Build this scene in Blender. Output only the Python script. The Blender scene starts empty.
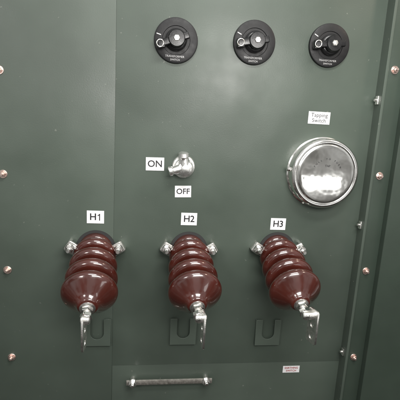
import bpy, bmesh, math, random
from mathutils import Vector, Matrix
random.seed(4)
PI=math.pi
scn=bpy.context.scene
COL=scn.collection
# ---------------- camera geometry (solved from the panel's vanishing points)
F=385.0
nx=-45.0
V=Vector((-111,1994,F)); ny=(-F*F-V.x*nx)/V.y
n=Vector((nx,ny,F)).normalized(); v=V.normalized(); h=v.cross(n).normalized()
def P(px,py,d=0.0):
    r=Vector((px-200,py-200,F))
    X,Y,Z=r.dot(h),r.dot(n),-r.dot(v)
    s=(1-d)/Y
    return Vector((X*s,-d,Z*s))
ex=Vector((h.x,n.x,-v.x)); ey=Vector((h.y,n.y,-v.y)); ez=Vector((h.z,n.z,-v.z))
M=Matrix((ex,-ey,-ez)).transposed().to_4x4(); M.translation=Vector((0,-1,0))
cam=bpy.data.cameras.new('camera'); co=bpy.data.objects.new('camera',cam); COL.objects.link(co)
co.matrix_world=M; cam.sensor_width=36; cam.lens=36*F/400; cam.clip_start=.01; cam.clip_end=100
scn.camera=co
# ---------------- materials
def mat(name,col,rough=.5,metal=0,coat=0,bump=0,bscale=200,var=0,vscale=8,rvar=0,spec=.5,coatr=.05,bdist=.001):
    m=bpy.data.materials.new(name); m.use_nodes=True
    nt=m.node_tree; b=nt.nodes['Principled BSDF']
    b.inputs['Base Color'].default_value=(*col,1); b.inputs['Roughness'].default_value=rough
    b.inputs['Metallic'].default_value=metal; b.inputs['Coat Weight'].default_value=coat
    b.inputs['Coat Roughness'].default_value=coatr
    b.inputs['Specular IOR Level'].default_value=spec
    tc=nt.nodes.new('ShaderNodeTexCoord')
    if var:
        no=nt.nodes.new('ShaderNodeTexNoise'); no.inputs['Scale'].default_value=vscale; no.inputs['Detail'].default_value=6
        nt.links.new(tc.outputs['Object'],no.inputs['Vector'])
        cr=nt.nodes.new('ShaderNodeValToRGB')
        cr.color_ramp.elements[0].position=.3; cr.color_ramp.elements[1].position=.72
        cr.color_ramp.elements[0].color=(*[c*(1-var) for c in col],1); cr.color_ramp.elements[1].color=(*[min(1,c*(1+var)) for c in col],1)
        nt.links.new(no.outputs['Fac'],cr.inputs['Fac']); nt.links.new(cr.outputs['Color'],b.inputs['Base Color'])
    if rvar:
        n2=nt.nodes.new('ShaderNodeTexNoise'); n2.inputs['Scale'].default_value=vscale*2.3; n2.inputs['Detail'].default_value=8
        nt.links.new(tc.outputs['Object'],n2.inputs['Vector'])
        mr=nt.nodes.new('ShaderNodeMapRange'); mr.inputs['From Min'].default_value=.3; mr.inputs['From Max'].default_value=.7
        mr.inputs['To Min'].default_value=max(0,rough-rvar); mr.inputs['To Max'].default_value=rough+rvar
        nt.links.new(n2.outputs['Fac'],mr.inputs['Value']); nt.links.new(mr.outputs['Result'],b.inputs['Roughness'])
    if bump:
        n3=nt.nodes.new('ShaderNodeTexNoise'); n3.inputs['Scale'].default_value=bscale; n3.inputs['Detail'].default_value=3
        nt.links.new(tc.outputs['Object'],n3.inputs['Vector'])
        bp=nt.nodes.new('ShaderNodeBump'); bp.inputs['Strength'].default_value=bump; bp.inputs['Distance'].default_value=bdist
        nt.links.new(n3.outputs['Fac'],bp.inputs['Height']); nt.links.new(bp.outputs['Normal'],b.inputs['Normal'])
    return m
GREEN=mat('green_paint',(.066,.085,.069),.44,0,0,.16,320,.20,3,.11)
# add broad waviness and dust specks to the sheet steel
nt=GREEN.node_tree; b=nt.nodes['Principled BSDF']
tc=[x for x in nt.nodes if x.type=='TEX_COORD'][0]; bp=[x for x in nt.nodes if x.type=='BUMP'][0]
wn=nt.nodes.new('ShaderNodeTexNoise'); wn.inputs['Scale'].default_value=4.5; wn.inputs['Detail'].default_value=1.5
nt.links.new(tc.outputs['Object'],wn.inputs['Vector'])
b2=nt.nodes.new('ShaderNodeBump'); b2.inputs['Strength'].default_value=.9; b2.inputs['Distance'].default_value=.010
nt.links.new(wn.outputs['Fac'],b2.inputs['Height']); nt.links.new(b2.outputs['Normal'],bp.inputs['Normal'])
vo=nt.nodes.new('ShaderNodeTexNoise'); vo.inputs['Scale'].default_value=85; vo.inputs['Detail'].default_value=2
nt.links.new(tc.outputs['Object'],vo.inputs['Vector'])
sp=nt.nodes.new('ShaderNodeMapRange'); sp.inputs['From Min'].default_value=.71; sp.inputs['From Max'].default_value=.78
sp.inputs['To Max'].default_value=.45
nt.links.new(vo.outputs['Fac'],sp.inputs['Value'])
mx=nt.nodes.new('ShaderNodeMix'); mx.data_type='RGBA'
cr=[x for x in nt.nodes if x.type=='VALTORGB'][0]
nt.links.new(sp.outputs['Result'],mx.inputs['Factor']); nt.links.new(cr.outputs['Color'],mx.inputs['A']); mx.inputs['B'].default_value=(.22,.23,.2,1)
nt.links.new(mx.outputs['Result'],b.inputs['Base Color'])
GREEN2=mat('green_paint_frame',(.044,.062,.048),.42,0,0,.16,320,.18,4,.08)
PORC=mat('brown_porcelain',(.060,.0125,.0085),.2,0,1,.05,30,.3,14,.05,coatr=.045)
CHROME=mat('bright_steel',(.92,.91,.89),.16,1,0,.12,60,.06,30,.06)
STEEL=mat('zinc_steel',(.86,.85,.82),.33,1,0,.3,300,.12,60,.08)
SATIN=mat('satin_cast_metal',(.82,.82,.80),.32,.95,0,.3,300,.08,60,.06)
CAPM=mat('polished_steel',(.88,.88,.86),.13,1,0,.40,13,.06,12,.04,bdist=.004)
BRASS=mat('pinkish_zinc',(.80,.62,.56),.36,1,0,.2,300,.12,60,.08)
BARM=mat('bar_steel',(.90,.85,.79),.42,1,0,.3,200,.12,50,.08)
BLACK=mat('black_plastic',(.010,.010,.011),.28,0,0,.15,400,.2,30,.08)
BLACKM=mat('black_dial',(.010,.010,.011),.5,0,0,.15,400,.2,30,.08,spec=.35)
WHITE=mat('white_label',(.78,.78,.79),.4,0,0,.05,100,.03,20)
INK=mat('black_ink',(.012,.012,.014),.5)
WINK=mat('white_print',(.5,.5,.5),.5)
RINK=mat('red_print',(.35,.03,.03),.5)
RUBBER=mat('dark_gasket',(.02,.02,.02),.7)
# ---------------- helpers
I4=Matrix.Identity(4)
def lathe(bm,prof,seg=64,m=I4,phase=0):
    rings=[]
    for r,y in prof:
        if r<1e-6: rings.append([bm.verts.new(m@Vector((0,-y,0)))])
        else: rings.append([bm.verts.new(m@Vector((r*math.cos(2*PI*k/seg+phase),-y,r*math.sin(2*PI*k/seg+phase)))) for k in range(seg)])
    for a,c in zip(rings,rings[1:]):
        for k in range(seg):
            k2=(k+1)%seg
            if len(a)==1 and len(c)==1: continue
            if len(a)==1: bm.faces.new((a[0],c[k],c[k2]))
            elif len(c)==1: bm.faces.new((a[k],a[k2],c[0]))
            else: bm.faces.new((a[k],a[k2],c[k2],c[k]))
def box(bm,c,s,m=I4,bev=.001,seg=2):
    r=bmesh.ops.create_cube(bm,size=1)
    vs=r['verts']
    for q in vs: q.co=Vector((q.co.x*s[0],q.co.y*s[1],q.co.z*s[2]))
    if bev:
        es=list({e for q in vs for e in q.link_edges})
        rr=bmesh.ops.bevel(bm,geom=es,offset=bev,segments=seg,affect='EDGES',profile=.6)
        vs=list({q for f in rr['faces'] for q in f.verts}|{q for q in vs if q.is_valid})
    for q in vs: q.co=m@(q.co+Vector(c))
def tube(bm,pts,r,seg=12,m=I4):
    pts=[Vector(p) for p in pts]; rs=r if isinstance(r,(list,tuple)) else [r]*len(pts)
    prev=None; rings=[]
    for i,p in enumerate(pts):
        t=(pts[min(i+1,len(pts)-1)]-pts[max(i-1,0)]).normalized()
        u=prev if prev else (Vector((0,0,1)) if abs(t.z)<.9 else Vector((1,0,0)))
        u=(u-t*u.dot(t)).normalized(); w=t.cross(u); prev=u
        rings.append([bm.verts.new(m@(p+(u*math.cos(2*PI*k/seg)+w*math.sin(2*PI*k/seg))*rs[i])) for k in range(seg)])
    for a,c in zip(rings,rings[1:]):
        for k in range(seg): bm.faces.new((a[k],a[(k+1)%seg],c[(k+1)%seg],c[k]))
    bm.faces.new(rings[0]); bm.faces.new(rings[-1])
def finish(bm,name,ang=35):
    bmesh.ops.recalc_face_normals(bm,faces=bm.faces)
    for f in bm.faces: f.smooth=True
    for e in bm.edges:
        if len(e.link_faces)==2 and e.calc_face_angle(0)>math.radians(ang): e.smooth=False
    me=bpy.data.meshes.new(name); bm.to_mesh(me); bm.free(); return me
def obj(name,bm,m,parent=None,loc=None,ang=35):
    me=finish(bm,name,ang) if isinstance(bm,bmesh.types.BMesh) else bm
    if not me.materials: me.materials.append(m)
    o=bpy.data.objects.new(name,me); COL.objects.link(o)
    if parent: o.parent=parent
    if loc is not None: o.location=loc
    return o
def tag(o,label,cat,group=None):
    o['label']=label; o['category']=cat
    if group: o['group']=group
    return o
def thing(name,label,cat,loc,group=None):
    o=bpy.data.objects.new(name,None); o.empty_display_size=.02; COL.objects.link(o); o.location=loc
    return tag(o,label,cat,group)
def dup(root,loc,label,roll=0):
    def cp(o,p):
        c=o.copy(); COL.objects.link(c); c.parent=p
        for ch in list(o.children): cp(ch,c)
        return c
    r=cp(root,None); r.location=loc; r['label']=label; r.rotation_euler=(0,roll,0)
    return r
def curve_mesh(cu,name):
    o=bpy.data.objects.new('tmp',cu); COL.objects.link(o)
    bpy.context.view_layer.update()
    dg=bpy.context.evaluated_depsgraph_get()
    me=bpy.data.meshes.new_from_object(o.evaluated_get(dg)); me.name=name
    bpy.data.objects.remove(o); me.materials.clear()
    return me
# maps curve XY plane to panel plane (x->X, y->Z, z->-Y outward)
RX=Matrix.Rotation(PI/2,4,'X')
def plate(outlines,th,name,bev=.0006,m=RX):
    cu=bpy.data.curves.new('c','CURVE'); cu.dimensions='2D'; cu.fill_mode='BOTH'; cu.extrude=th/2-bev; cu.bevel_depth=bev; cu.bevel_resolution=1
    cu.offset=-bev
    for pts in outlines:
        s=cu.splines.new('POLY'); s.points.add(len(pts)-1)
        for q,(x,y) in zip(s.points,pts): q.co=(x,y,0,1)
        s.use_cyclic_u=True
    me=curve_mesh(cu,name); me.transform(m); return me
T=lambda x,y,z: Matrix.Translation((x,y,z))
ONE=[(.02,-.36),(.11,-.36),(.11,.36),(.045,.36),(-.03,.27),(-.13,.20),(-.13,.115),(-.05,.15),(.02,.20)]
def text_mesh(items,name,ext=.0001,bold=.012):
    bm=bmesh.new()
    for s,size,m in items:
        if s=='1':
            me=plate([[(x*size,y*size) for x,y in ONE]],ext*2,'t',bev=.00001)
            me.transform(m)
        else:
            cu=bpy.data.curves.new('t','FONT'); cu.body=s; cu.size=size; cu.align_x='CENTER'; cu.align_y='CENTER'; cu.extrude=ext; cu.resolution_u=3; cu.offset=size*bold
            me=curve_mesh(cu,'t'); me.transform(m@RX)
        bm.from_mesh(me)
    me=bpy.data.meshes.new(name); bm.to_mesh(me); bm.free(); return me
def circ(cx,cy,r,nn=20,rev=False):
    l=[(cx+r*math.cos(2*PI*k/nn),cy+r*math.sin(2*PI*k/nn)) for k in range(nn)]
    return l[::-1] if rev else l
# ---------------- setting: sheet steel panel and frame
def struct(name,bm,m): 
    o=obj(name,bm,m); o['kind']='structure'; return o
xin=(P(384,70).x+P(347,357).x)/2-.019
xse=P(114,200).x
zb=P(230,363).z
bm=bmesh.new(); box(bm,((xse+xin+.05)/2,.02,(1.2+zb)/2),(xin+.05-xse-.0004,.04,1.2-zb),bev=.0006); struct('front_panel',bm,GREEN)
bm=bmesh.new(); box(bm,(xse-.6,.0200,0),(1.2,.040,2.4),bev=.0006,seg=2); struct('left_panel',bm,GREEN)
bm=bmesh.new(); box(bm,((xse+xin+.05)/2,.0210,(-1.2+zb)/2),(xin+.05-xse-.0004,.04,zb+1.2-.0006),bev=.0012); struct('lower_panel',bm,GREEN)
# right frame: lip, bolt flange, outer door frame
bm=bmesh.new(); box(bm,(xin+.004,-.008,0),(.008,.05,2.4),bev=.002,seg=3); struct('frame_lip',bm,GREEN)
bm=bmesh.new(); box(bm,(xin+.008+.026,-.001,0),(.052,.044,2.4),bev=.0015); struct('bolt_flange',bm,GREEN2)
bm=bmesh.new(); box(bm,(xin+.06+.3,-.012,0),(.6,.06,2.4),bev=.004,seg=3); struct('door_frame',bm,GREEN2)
# ---------------- writing labels
def label(name,px,py,w,hh,lines,size,ink,lab,rot=0,d=0.0,gap=1.05,grp=None,bold=.012):
    p=P(px,py,d); t=thing(name,lab,'label',p)
    t.rotation_euler=(0,rot,0)
    bm=bmesh.new(); box(bm,(0,-.0008,0),(w,.0010,hh),bev=.0002,seg=1); obj('plate',bm,WHITE,t)
    k=len(lines)
    if lines[0][0]=='H':
        it=[('H',size,T(-size*.24,-.0016,0)),(lines[0][1],size,T(size*.36,-.0016,0))]
    else: it=[(s,size,T(0,-.0016,((k-1)/2-i)*size*gap)) for i,s in enumerate(lines)]
    me=text_mesh(it,'lettering',bold=bold); obj('lettering',me,ink,t)
    return t
label('name_plate',155,164,.047,.034,['ON'],.024,INK,'white label reading ON left of the silver lever',rot=math.radians(-1))
label('name_plate',183,191.5,.043,.031,['OFF'],.0205,INK,'white label reading OFF below the silver lever',rot=math.radians(-2))
label('name_plate',95.5,217,.044,.034,['H1'],.025,INK,'white label reading H1 above the left brown bushing')
label('name_plate',189,219,.043,.034,['H2'],.025,INK,'white label reading H2 above the middle brown bushing')
label('name_plate',278,224,.043,.033,['H3'],.025,INK,'white label reading H3 above the right brown bushing')
label('name_plate',319,118,.060,.032,['Tapping','Switch'],.0145,INK,'white two line label reading Tapping Switch above the round steel cap',gap=.95,bold=-.002)
label('name_plate',291,369,.052,.022,['EARTHING','SWITCH'],.0085,RINK,'small white label with two lines of red writing near the bottom edge',d=-.001,gap=1.1)
# ---------------- rotary switches
def rotary(px,py,lab,ang,R0=.0535):
    t=thing('rotary_switch',lab,'switch',P(px,py),'black rotary switches along the top')
    bm=bmesh.new(); lathe(bm,[(0,.007),(R0*.62,.007),(R0*.64,.0085),(R0*.93,.0085),(R0*.985,.007),(R0,.004),(R0,-.002)],72); obj('dial_plate',bm,BLACKM,t)
    me=text_mesh([('TRANSFORMER',.0068,T(-.002,-.0088,-R0*.70)),('SWITCH',.0062,T(-.001,-.0088,-R0*.845))],'lettering',bold=0); obj('lettering',me,WINK,t)
    a=math.radians(ang-35)
    bm=bmesh.new(); box(bm,(0,0,0),(.011,.0006,.0022),T(math.cos(a)*R0*.82,-.0088,math.sin(a)*R0*.82)@Matrix.Rotation(-a,4,'Y'),bev=0)
    obj('position_mark',bm,WINK,t)
    bm=bmesh.new(); lathe(bm,[(.026,.006),(.026,.016),(.0235,.019),(.020,.020),(.020,.034),(.018,.037),(0,.038)],48); obj('hub',bm,BLACK,t)
    A=Matrix.Rotation(-math.radians(ang),4,'Y')
    bm=bmesh.new(); box(bm,(.008,-.027,0),(.078,.014,.016),A,bev=.004,seg=3); box(bm,(.040,-.026,0),(.020,.012,.023),A,bev=.005,seg=3); hd=obj('handle',bm,BLACK,t)
    bm=bmesh.new(); tube(bm,[(.041+.0080*math.cos(k*PI/9),-.034+.001*math.sin(k*PI/9),.0080*math.sin(k*PI/9)) for k in range(19)],.0014,8,A); obj('pull_ring',bm,STEEL,hd)
    bm=bmesh.new(); lathe(bm,[(.0080,.036),(.0080,.039),(.0065,.0405),(0,.0405)],6); lathe(bm,[(.0045,.040),(.0045,.044),(0,.0445)],20); obj('centre_nut',bm,STEEL,t)
    return t
rotary(176,41,'black round rotary switch at top left, above the ON label',200)
rotary(254,43,'middle black round rotary switch of the three along the top',191)
rotary(328.5,46,'right black round rotary switch, directly above the Tapping Switch label',186)
# ---------------- ON/OFF lever
t=thing('switch_lever','small silver operating lever between the ON and OFF labels','lever',P(183.5,166.5))
bm=bmesh.new(); lathe(bm,[(.030,-.001),(.030,.003),(.028,.0055),(.0235,.006),(.0235,.012),(.022,.014),(0,.014)],48); obj('boss',bm,SATIN,t)
bm=bmesh.new(); lathe(bm,[(.0205,.013),(.021,.020),(.0195,.0215),(.0195,.026),(.0205,.0275),(.019,.033),(.014,.0355),(.0115,.036),(.0105,.039),(.005,.041),(0,.041)],36,T(.003,0,-.003)); obj('shaft',bm,SATIN,t,ang=40)
bm=bmesh.new(); tube(bm,[(.004,-.022,-.001),(-.012,-.024,-.004),(-.024,-.026,-.008),(-.028,-.0265,-.009),(-.031,-.027,-.0095),(-.037,-.027,-.011),(-.039,-.027,-.0115)],[.0135,.0125,.010,.0095,.0125,.0125,.009],20)
obj('finger_tab',bm,SATIN,t,ang=40)
bm=bmesh.new(); tube(bm,[(.002,-.022,-.002),(.000,-.024,.012),(-.001,-.026,.021),(-.002,-.0265,.024),(-.0025,-.027,.027),(-.003,-.0275,.036),(-.003,-.028,.039)],[.0165,.0145,.012,.0115,.0145,.0135,.009],20); obj('arm',bm,SATIN,t,ang=40)
# ---------------- tapping switch cap
t=thing('tapping_switch_cap','round polished steel cap under the Tapping Switch label','cap',P(320,172.5))
R=.0925
bm=bmesh.new(); lathe(bm,[(R+.003,-.001),(R+.003,.004),(R,.006),(R,.030),(R-.002,.035),(R-.006,.0375),(R-.010,.038),(R-.013,.0365),(R-.015,.036)],96); obj('rim',bm,CHROME,t,ang=50)
bm=bmesh.new(); pr=[(R-.0145,.030),(R-.0145,.0375),(R-.016,.0395),(R-.019,.040)]
for k in range(1,13):
    q=(R-.019)*(1-k/12); pr.append((q if k<12 else 0,.040+.0022*(1-(q/(R-.019))**2)))
lathe(bm,pr,96); face=obj('face',bm,CAPM,t,ang=50)
items=[]
for k,ch in enumerate('PULL TO TURN'):
    a=math.radians(90-(k-5.5)*11); r=.040
    if ch!=' ': items.append((ch,.0062,T(r*math.cos(a),-.0420,r*math.sin(a))@Matrix.Rotation(-(a-PI/2),4,'Y')))
items.append(('TAP',.008,T(0,-.0424,.022)))
obj('lettering',text_mesh(items,'lettering',bold=0),INK,face)
bm=bmesh.new(); lathe(bm,[(.0065,0),(.0065,.006),(.005,.008),(0,.008)],20,T(-R-.001,-.020,.008)@Matrix.Rotation(-PI/2,4,'Z')); obj('set_screw',bm,CHROME,t)
# ---------------- bolts
def hexbolt(name,lab,loc,m,s=1,group=None,roll=0):
    t=thing(name,lab,'bolt',loc,group)
    bm=bmesh.new(); lathe(bm,[(.0105*s,-.001),(.0105*s,.0012),(.0098*s,.0018),(0,.0018)],32); obj('washer',bm,m,t)
    bm=bmesh.new(); lathe(bm,[(.0075*s,.0015),(.0075*s,.007*s),(.0066*s,.0082*s),(0,.0082*s)],6,phase=roll); obj('bolt_head',bm,m,t,ang=20)
    bm=bmesh.new(); lathe(bm,[(.004*s,.0080*s),(.004*s,.0125*s),(.0032*s,.0135*s),(0,.0135*s)],20); obj('shank',bm,m,t)
    return t
rb=[(393,70,'top'),(380,176,'second'),(367,271,'third'),(352.5,357,'fourth')]
xb=xin+.030
W={'top':'topmost','second':'second from top','third':'third from top','fourth':'lowest'}
proto=None
for px,py,w in rb:
    z=P(px,py,.023).z; loc=Vector((xb,-.023,z)); lb='%s hex bolt in the column on the right frame'%W[w]
    if proto is None: proto=hexbolt('bolt',lb,loc,BRASS,1.0,'bolts down the right frame')
    else: dup(proto,loc,lb,random.uniform(-.4,.4))
pl=None
lbp=[(-1,70,'topmost'),(2.5,174,'second from top'),(7.5,270,'third from top'),(12.5,357,'lowest')]
xl=sum(P(a,b,0).x for a,b,_ in lbp)/4
for px,py,w in lbp:
    loc=Vector((P(px,py,0).x*.5+xl*.5,0,P(px,py,0).z)); lb='%s hex bolt in the column on the left edge'%w
    if pl is None: pl=hexbolt('bolt',lb,loc,BRASS,1.0,'bolts down the left edge')
    else: dup(pl,loc,lb,random.uniform(-.4,.4))
# small clips on the lip
pc=None
for py,w in ((100,'upper'),(225,'middle'),(352,'lowest')):
    z=P(374-(py-100)*.125,py,.02).z; loc=Vector((xin,-.018,z)); lb='%s small steel clip on the inner lip of right frame'%w
    if pc is None:
        pc=thing('lip_clip',lb,'clip',loc,'clips on the right frame lip')
        bm=bmesh.new(); box(bm,(-.003,0,0),(.006,.012,.022),bev=.0015); obj('clip_body',bm,STEEL,pc)
        bm=bmesh.new(); lathe(bm,[(.004,0),(.004,.005),(.003,.006),(0,.006)],16,T(-.006,0,0)@Matrix.Rotation(-PI/2,4,'Z')); obj('clip_screw',bm,STEEL,pc)
    else: dup(pc,loc,lb)
# ---------------- porcelain bushings
def bushing(px,py,lab,yaw,tilt=19,bladerot=0,boff=0.0):
    t=thing('porcelain_bushing',lab,'bushing',P(px,py),'brown porcelain bushings')
    A=Matrix.Rotation(math.radians(yaw),4,'Z')@Matrix.Rotation(math.radians(tilt),4,'X')
    bm=bmesh.new(); lathe(bm,[(.050,-.006),(.052,.001),(.052,.003),(.04,.004)],72); obj('gasket',bm,RUBBER,t)
    hw=.0150
    def shed(y,rr):
        L=[]; c=y+.0165
        for k in range(15):
            a=PI*(k/14)
            L.append((rr-hw*1.2+hw*1.2*math.sin(a),c-hw*math.cos(a)))
        return L
    prof=[(.038,-.015),(.044,-.012),(.0445,.002),(.041,.006),(.036,.0085),(.031,.011)]
    y=.010; pit=.0448
    for k,rr in enumerate((.0545,.0590,.0620)):
        prof+=[(.030,y)]+shed(y,rr)+[(rr-.026,y+.0328),(.030,y+.036),(.030,y+.042)]
        y+=pit
    rr=.0645
    prof+=[(.030,y)]+shed(y,rr)[:11]+[(.0555,y+.0300),(.0500,y+.0345),(.043,y+.0400),(.036,y+.0450),(.0300,y+.050),(.0260,y+.0545),(.0235,y+.059),(.0215,y+.062),(.016,y+.063),(.0,y+.063)]
    bm=bmesh.new(); lathe(bm,prof,96,A); obj('porcelain_body',bm,PORC,t,ang=80)
    y0=y+.062
    bm=bmesh.new(); lathe(bm,[(.0175,y0),(.0175,y0+.004),(.016,y0+.005),(.0,y0+.005)],32,A); obj('washer',bm,STEEL,t)
    for q,ph in ((y0+.0045,.3),(y0+.021,.7)):
        bm=bmesh.new()
        lathe(bm,[(.0115,q),(.0135,q+.001),(.0135,q+.0085),(.0115,q+.0095),(0,q+.0095)],6,A,phase=ph)
        obj('hex_nut',bm,CHROME,t,ang=20)
    prof=[]; q=y0; 
    while q<y0+.042: prof+=[(.0085,q),(.0073,q+.0009)]; q+=.0018
    prof+=[(.006,q),(0,q)]
    bm=bmesh.new(); lathe(bm,prof,24,A); obj('threaded_stud',bm,STEEL,t,ang=25)
    # hanging blade beside the stud, with two holes, held by a cross lug
    c=A@Vector((0,-(y0+.034),0))
    hgt=.068
    out=[(-.017,.010),(-.013,.014),(.013,.014),(.017,.010),(.017,-hgt+.004),(.013,-hgt),(-.013,-hgt),(-.017,-hgt+.004)]
    mb=T(c.x+boff,c.y,c.z)@Matrix.Rotation(math.radians(bladerot),4,'Z')@Matrix.Rotation(PI/2,4,'Z')@RX
    me=plate([out,circ(0,-.024,.0055,20),circ(0,-.053,.0055,20)],.0048,'terminal_blade',m=mb); obj('terminal_blade',me,STEEL,t)
    sg=1 if boff>=0 else -1
    bm=bmesh.new(); lathe(bm,[(0,-.009),(.0075,-.009),(.0095,-.007),(.0095,abs(boff)+.003),(.008,abs(boff)+.006),(0,abs(boff)+.006)],24,T(*c)@Matrix.Rotation(sg*PI/2,4,'Z')); obj('lug',bm,STEEL,t)
    # hold-down clamps
    for s in (-1,1):
        m=T(s*.061,0,.010)@Matrix.Rotation(-s*math.radians(32),4,'Y')@Matrix.Scale(1.3,4)
        bm=bmesh.new(); box(bm,(0,-.013,0),(.019,.008,.023),m,bev=.003,seg=3)
        box(bm,(-s*.009,-.021,-.001),(.040,.010,.017),m@Matrix.Rotation(s*math.radians(-14),4,'Z'),bev=.004,seg=3)
        box(bm,(s*.007,-.006,0),(.006,.014,.020),m,bev=.0015)
        cl=obj('clamp',bm,STEEL,t)
        bm=bmesh.new(); lathe(bm,[(.009,.020),(.009,.0255),(0,.0255)],24,m); lathe(bm,[(.0072,.025),(.0079,.026),(.0079,.032),(.0065,.0335),(0,.0335)],6,m,phase=.4*s); obj('clamp_nut',bm,CHROME,cl,ang=20)
        bm=bmesh.new(); lathe(bm,[(.0040,-.002),(.0040,.039),(.0033,.041),(0,.041)],18,m); obj('clamp_stud',bm,STEEL,cl)
    return t
bushing(96,249,'left brown porcelain bushing, below the H1 label',3,20,-3,-.004)
bushing(188.5,250,'middle brown porcelain bushing, below the H2 label',2,19.5,4,.010)
bushing(276.5,250,'right brown porcelain bushing, below the H3 label',1,19,14,.019)
# ---------------- parking brackets
def bracket(px,py,lab):
    t=thing('parking_bracket',lab,'bracket',P(px,py),'green slotted brackets under the bushings')
    w,hh,sl=.037,.040,.018
    out=[(-w,hh),(-w,-hh),(w,-hh),(w,hh),(sl,hh)]
    cz=.004
    out+=[(sl*math.cos(a),cz+sl*math.sin(a)-.006) for a in [-k*PI/16 for k in range(17)]]+[(-sl,hh)]
    me=plate([out],.0024,'slotted_plate',m=T(0,-.009,0)@RX); obj('slotted_plate',me,GREEN,t)
    for s in (-1,1):
        bm=bmesh.new(); box(bm,(s*(w-.0015),-.0035,0),(.003,.008,.076),bev=.0005); obj('side_flange',bm,GREEN,t)
    return t
bracket(97.5,331,'green slotted bracket on the panel under the left bushing')
bracket(183,330,'green slotted bracket on the panel under the middle bushing')
bracket(267,331,'green slotted bracket on the panel under the right bushing')
# ---------------- earth bar
pa=P(169.5,378,.0); 
t=thing('earth_bar','thin horizontal steel bar bolted near the bottom of the panel','bar',pa)
L=.245
bm=bmesh.new(); box(bm,(0,-.016,0),(L,.004,.015),bev=.001); obj('bar',bm,BARM,t)
for s in (-1,1):
    bm=bmesh.new(); lathe(bm,[(.008,-.003),(.008,.0145),(0,.0145)],24,T(s*.105,0,0)); obj('spacer',bm,STEEL,t)
    bm=bmesh.new(); lathe(bm,[(.0125,.0175),(.0125,.0195),(0,.0195)],28,T(s*.105,0,0)); wq=obj('washer',bm,STEEL,t)
    bm=bmesh.new(); lathe(bm,[(.0095,.0190),(.0095,.026),(.0082,.0275),(0,.0275)],6,T(s*.105,0,0),phase=.2*s); lathe(bm,[(.005,.027),(.005,.034),(.004,.035),(0,.035)],16,T(s*.105,0,0)); obj('hex_nut',bm,CHROME,t,ang=20)
# ---------------- lights
def area(name,loc,target,sx,sy,power,col=(1,1,1)):
    l=bpy.data.lights.new(name,'AREA'); l.shape='RECTANGLE'; l.size=sx; l.size_y=sy; l.energy=power; l.color=col
    o=bpy.data.objects.new(name,l); COL.objects.link(o); o.location=loc
    o.rotation_euler=(Vector(target)-Vector(loc)).to_track_quat('-Z','Y').to_euler()
area('ceiling_lamp',(.20,-1.1,1.25),(.05,0,.15),.9,.25,21,(1,.985,.95))
area('side_lamp',(-.9,-1.6,.5),(0,0,-.2),.35,.35,6,(1,.98,.95))
area('panel_glow_fill',(.28,-.92,.22),(.12,0,.10),.55,.3,9.0,(1,.975,.94))  # added unseen fill, gives the upper panel its soft sheen and falloff
area('cap_reflection_fill',(.91,-1.15,-.33),(.42,0,-.13),.42,.14,.6,(1,.99,.97))  # no doorway here: added light, mirrored as the bright blob in the cap
area('warm_flange_fill',(1.15,-.55,.85),(xin,0,.32),.15,.15,2.6,(1,.80,.62))  # added warm fill for the highlight on the upper right flange
w=bpy.data.worlds.new('World'); scn.world=w; w.use_nodes=True
nt=w.node_tree; bg=nt.nodes['Background']
tc=nt.nodes.new('ShaderNodeTexCoord'); sx=nt.nodes.new('ShaderNodeSeparateXYZ'); nt.links.new(tc.outputs['Generated'],sx.inputs[0])
ns=nt.nodes.new('ShaderNodeTexNoise'); ns.inputs['Scale'].default_value=3.6; ns.inputs['Detail'].default_value=3
nt.links.new(tc.outputs['Generated'],ns.inputs['Vector'])
ad=nt.nodes.new('ShaderNodeMath'); ad.operation='MULTIPLY_ADD'; ad.inputs[1].default_value=2.8; nt.links.new(ns.outputs['Fac'],ad.inputs[0]); nt.links.new(sx.outputs['Z'],ad.inputs[2])
cr=nt.nodes.new('ShaderNodeValToRGB'); e=cr.color_ramp.elements
mr=nt.nodes.new('ShaderNodeMapRange'); mr.inputs['From Min'].default_value=.3; mr.inputs['From Max'].default_value=2.3
nt.links.new(ad.outputs[0],mr.inputs['Value']); nt.links.new(mr.outputs['Result'],cr.inputs['Fac'])
e[0].position=.25; e[0].color=(.06,.056,.05,1); e[1].position=.75; e[1].color=(1.1,1.1,1.07,1)
x=e.new(.5); x.color=(.27,.26,.24,1)
nt.links.new(cr.outputs['Color'],bg.inputs['Color']); bg.inputs['Strength'].default_value=.62
scn.view_settings.view_transform='Standard'; scn.view_settings.look='None'; scn.view_settings.exposure=0
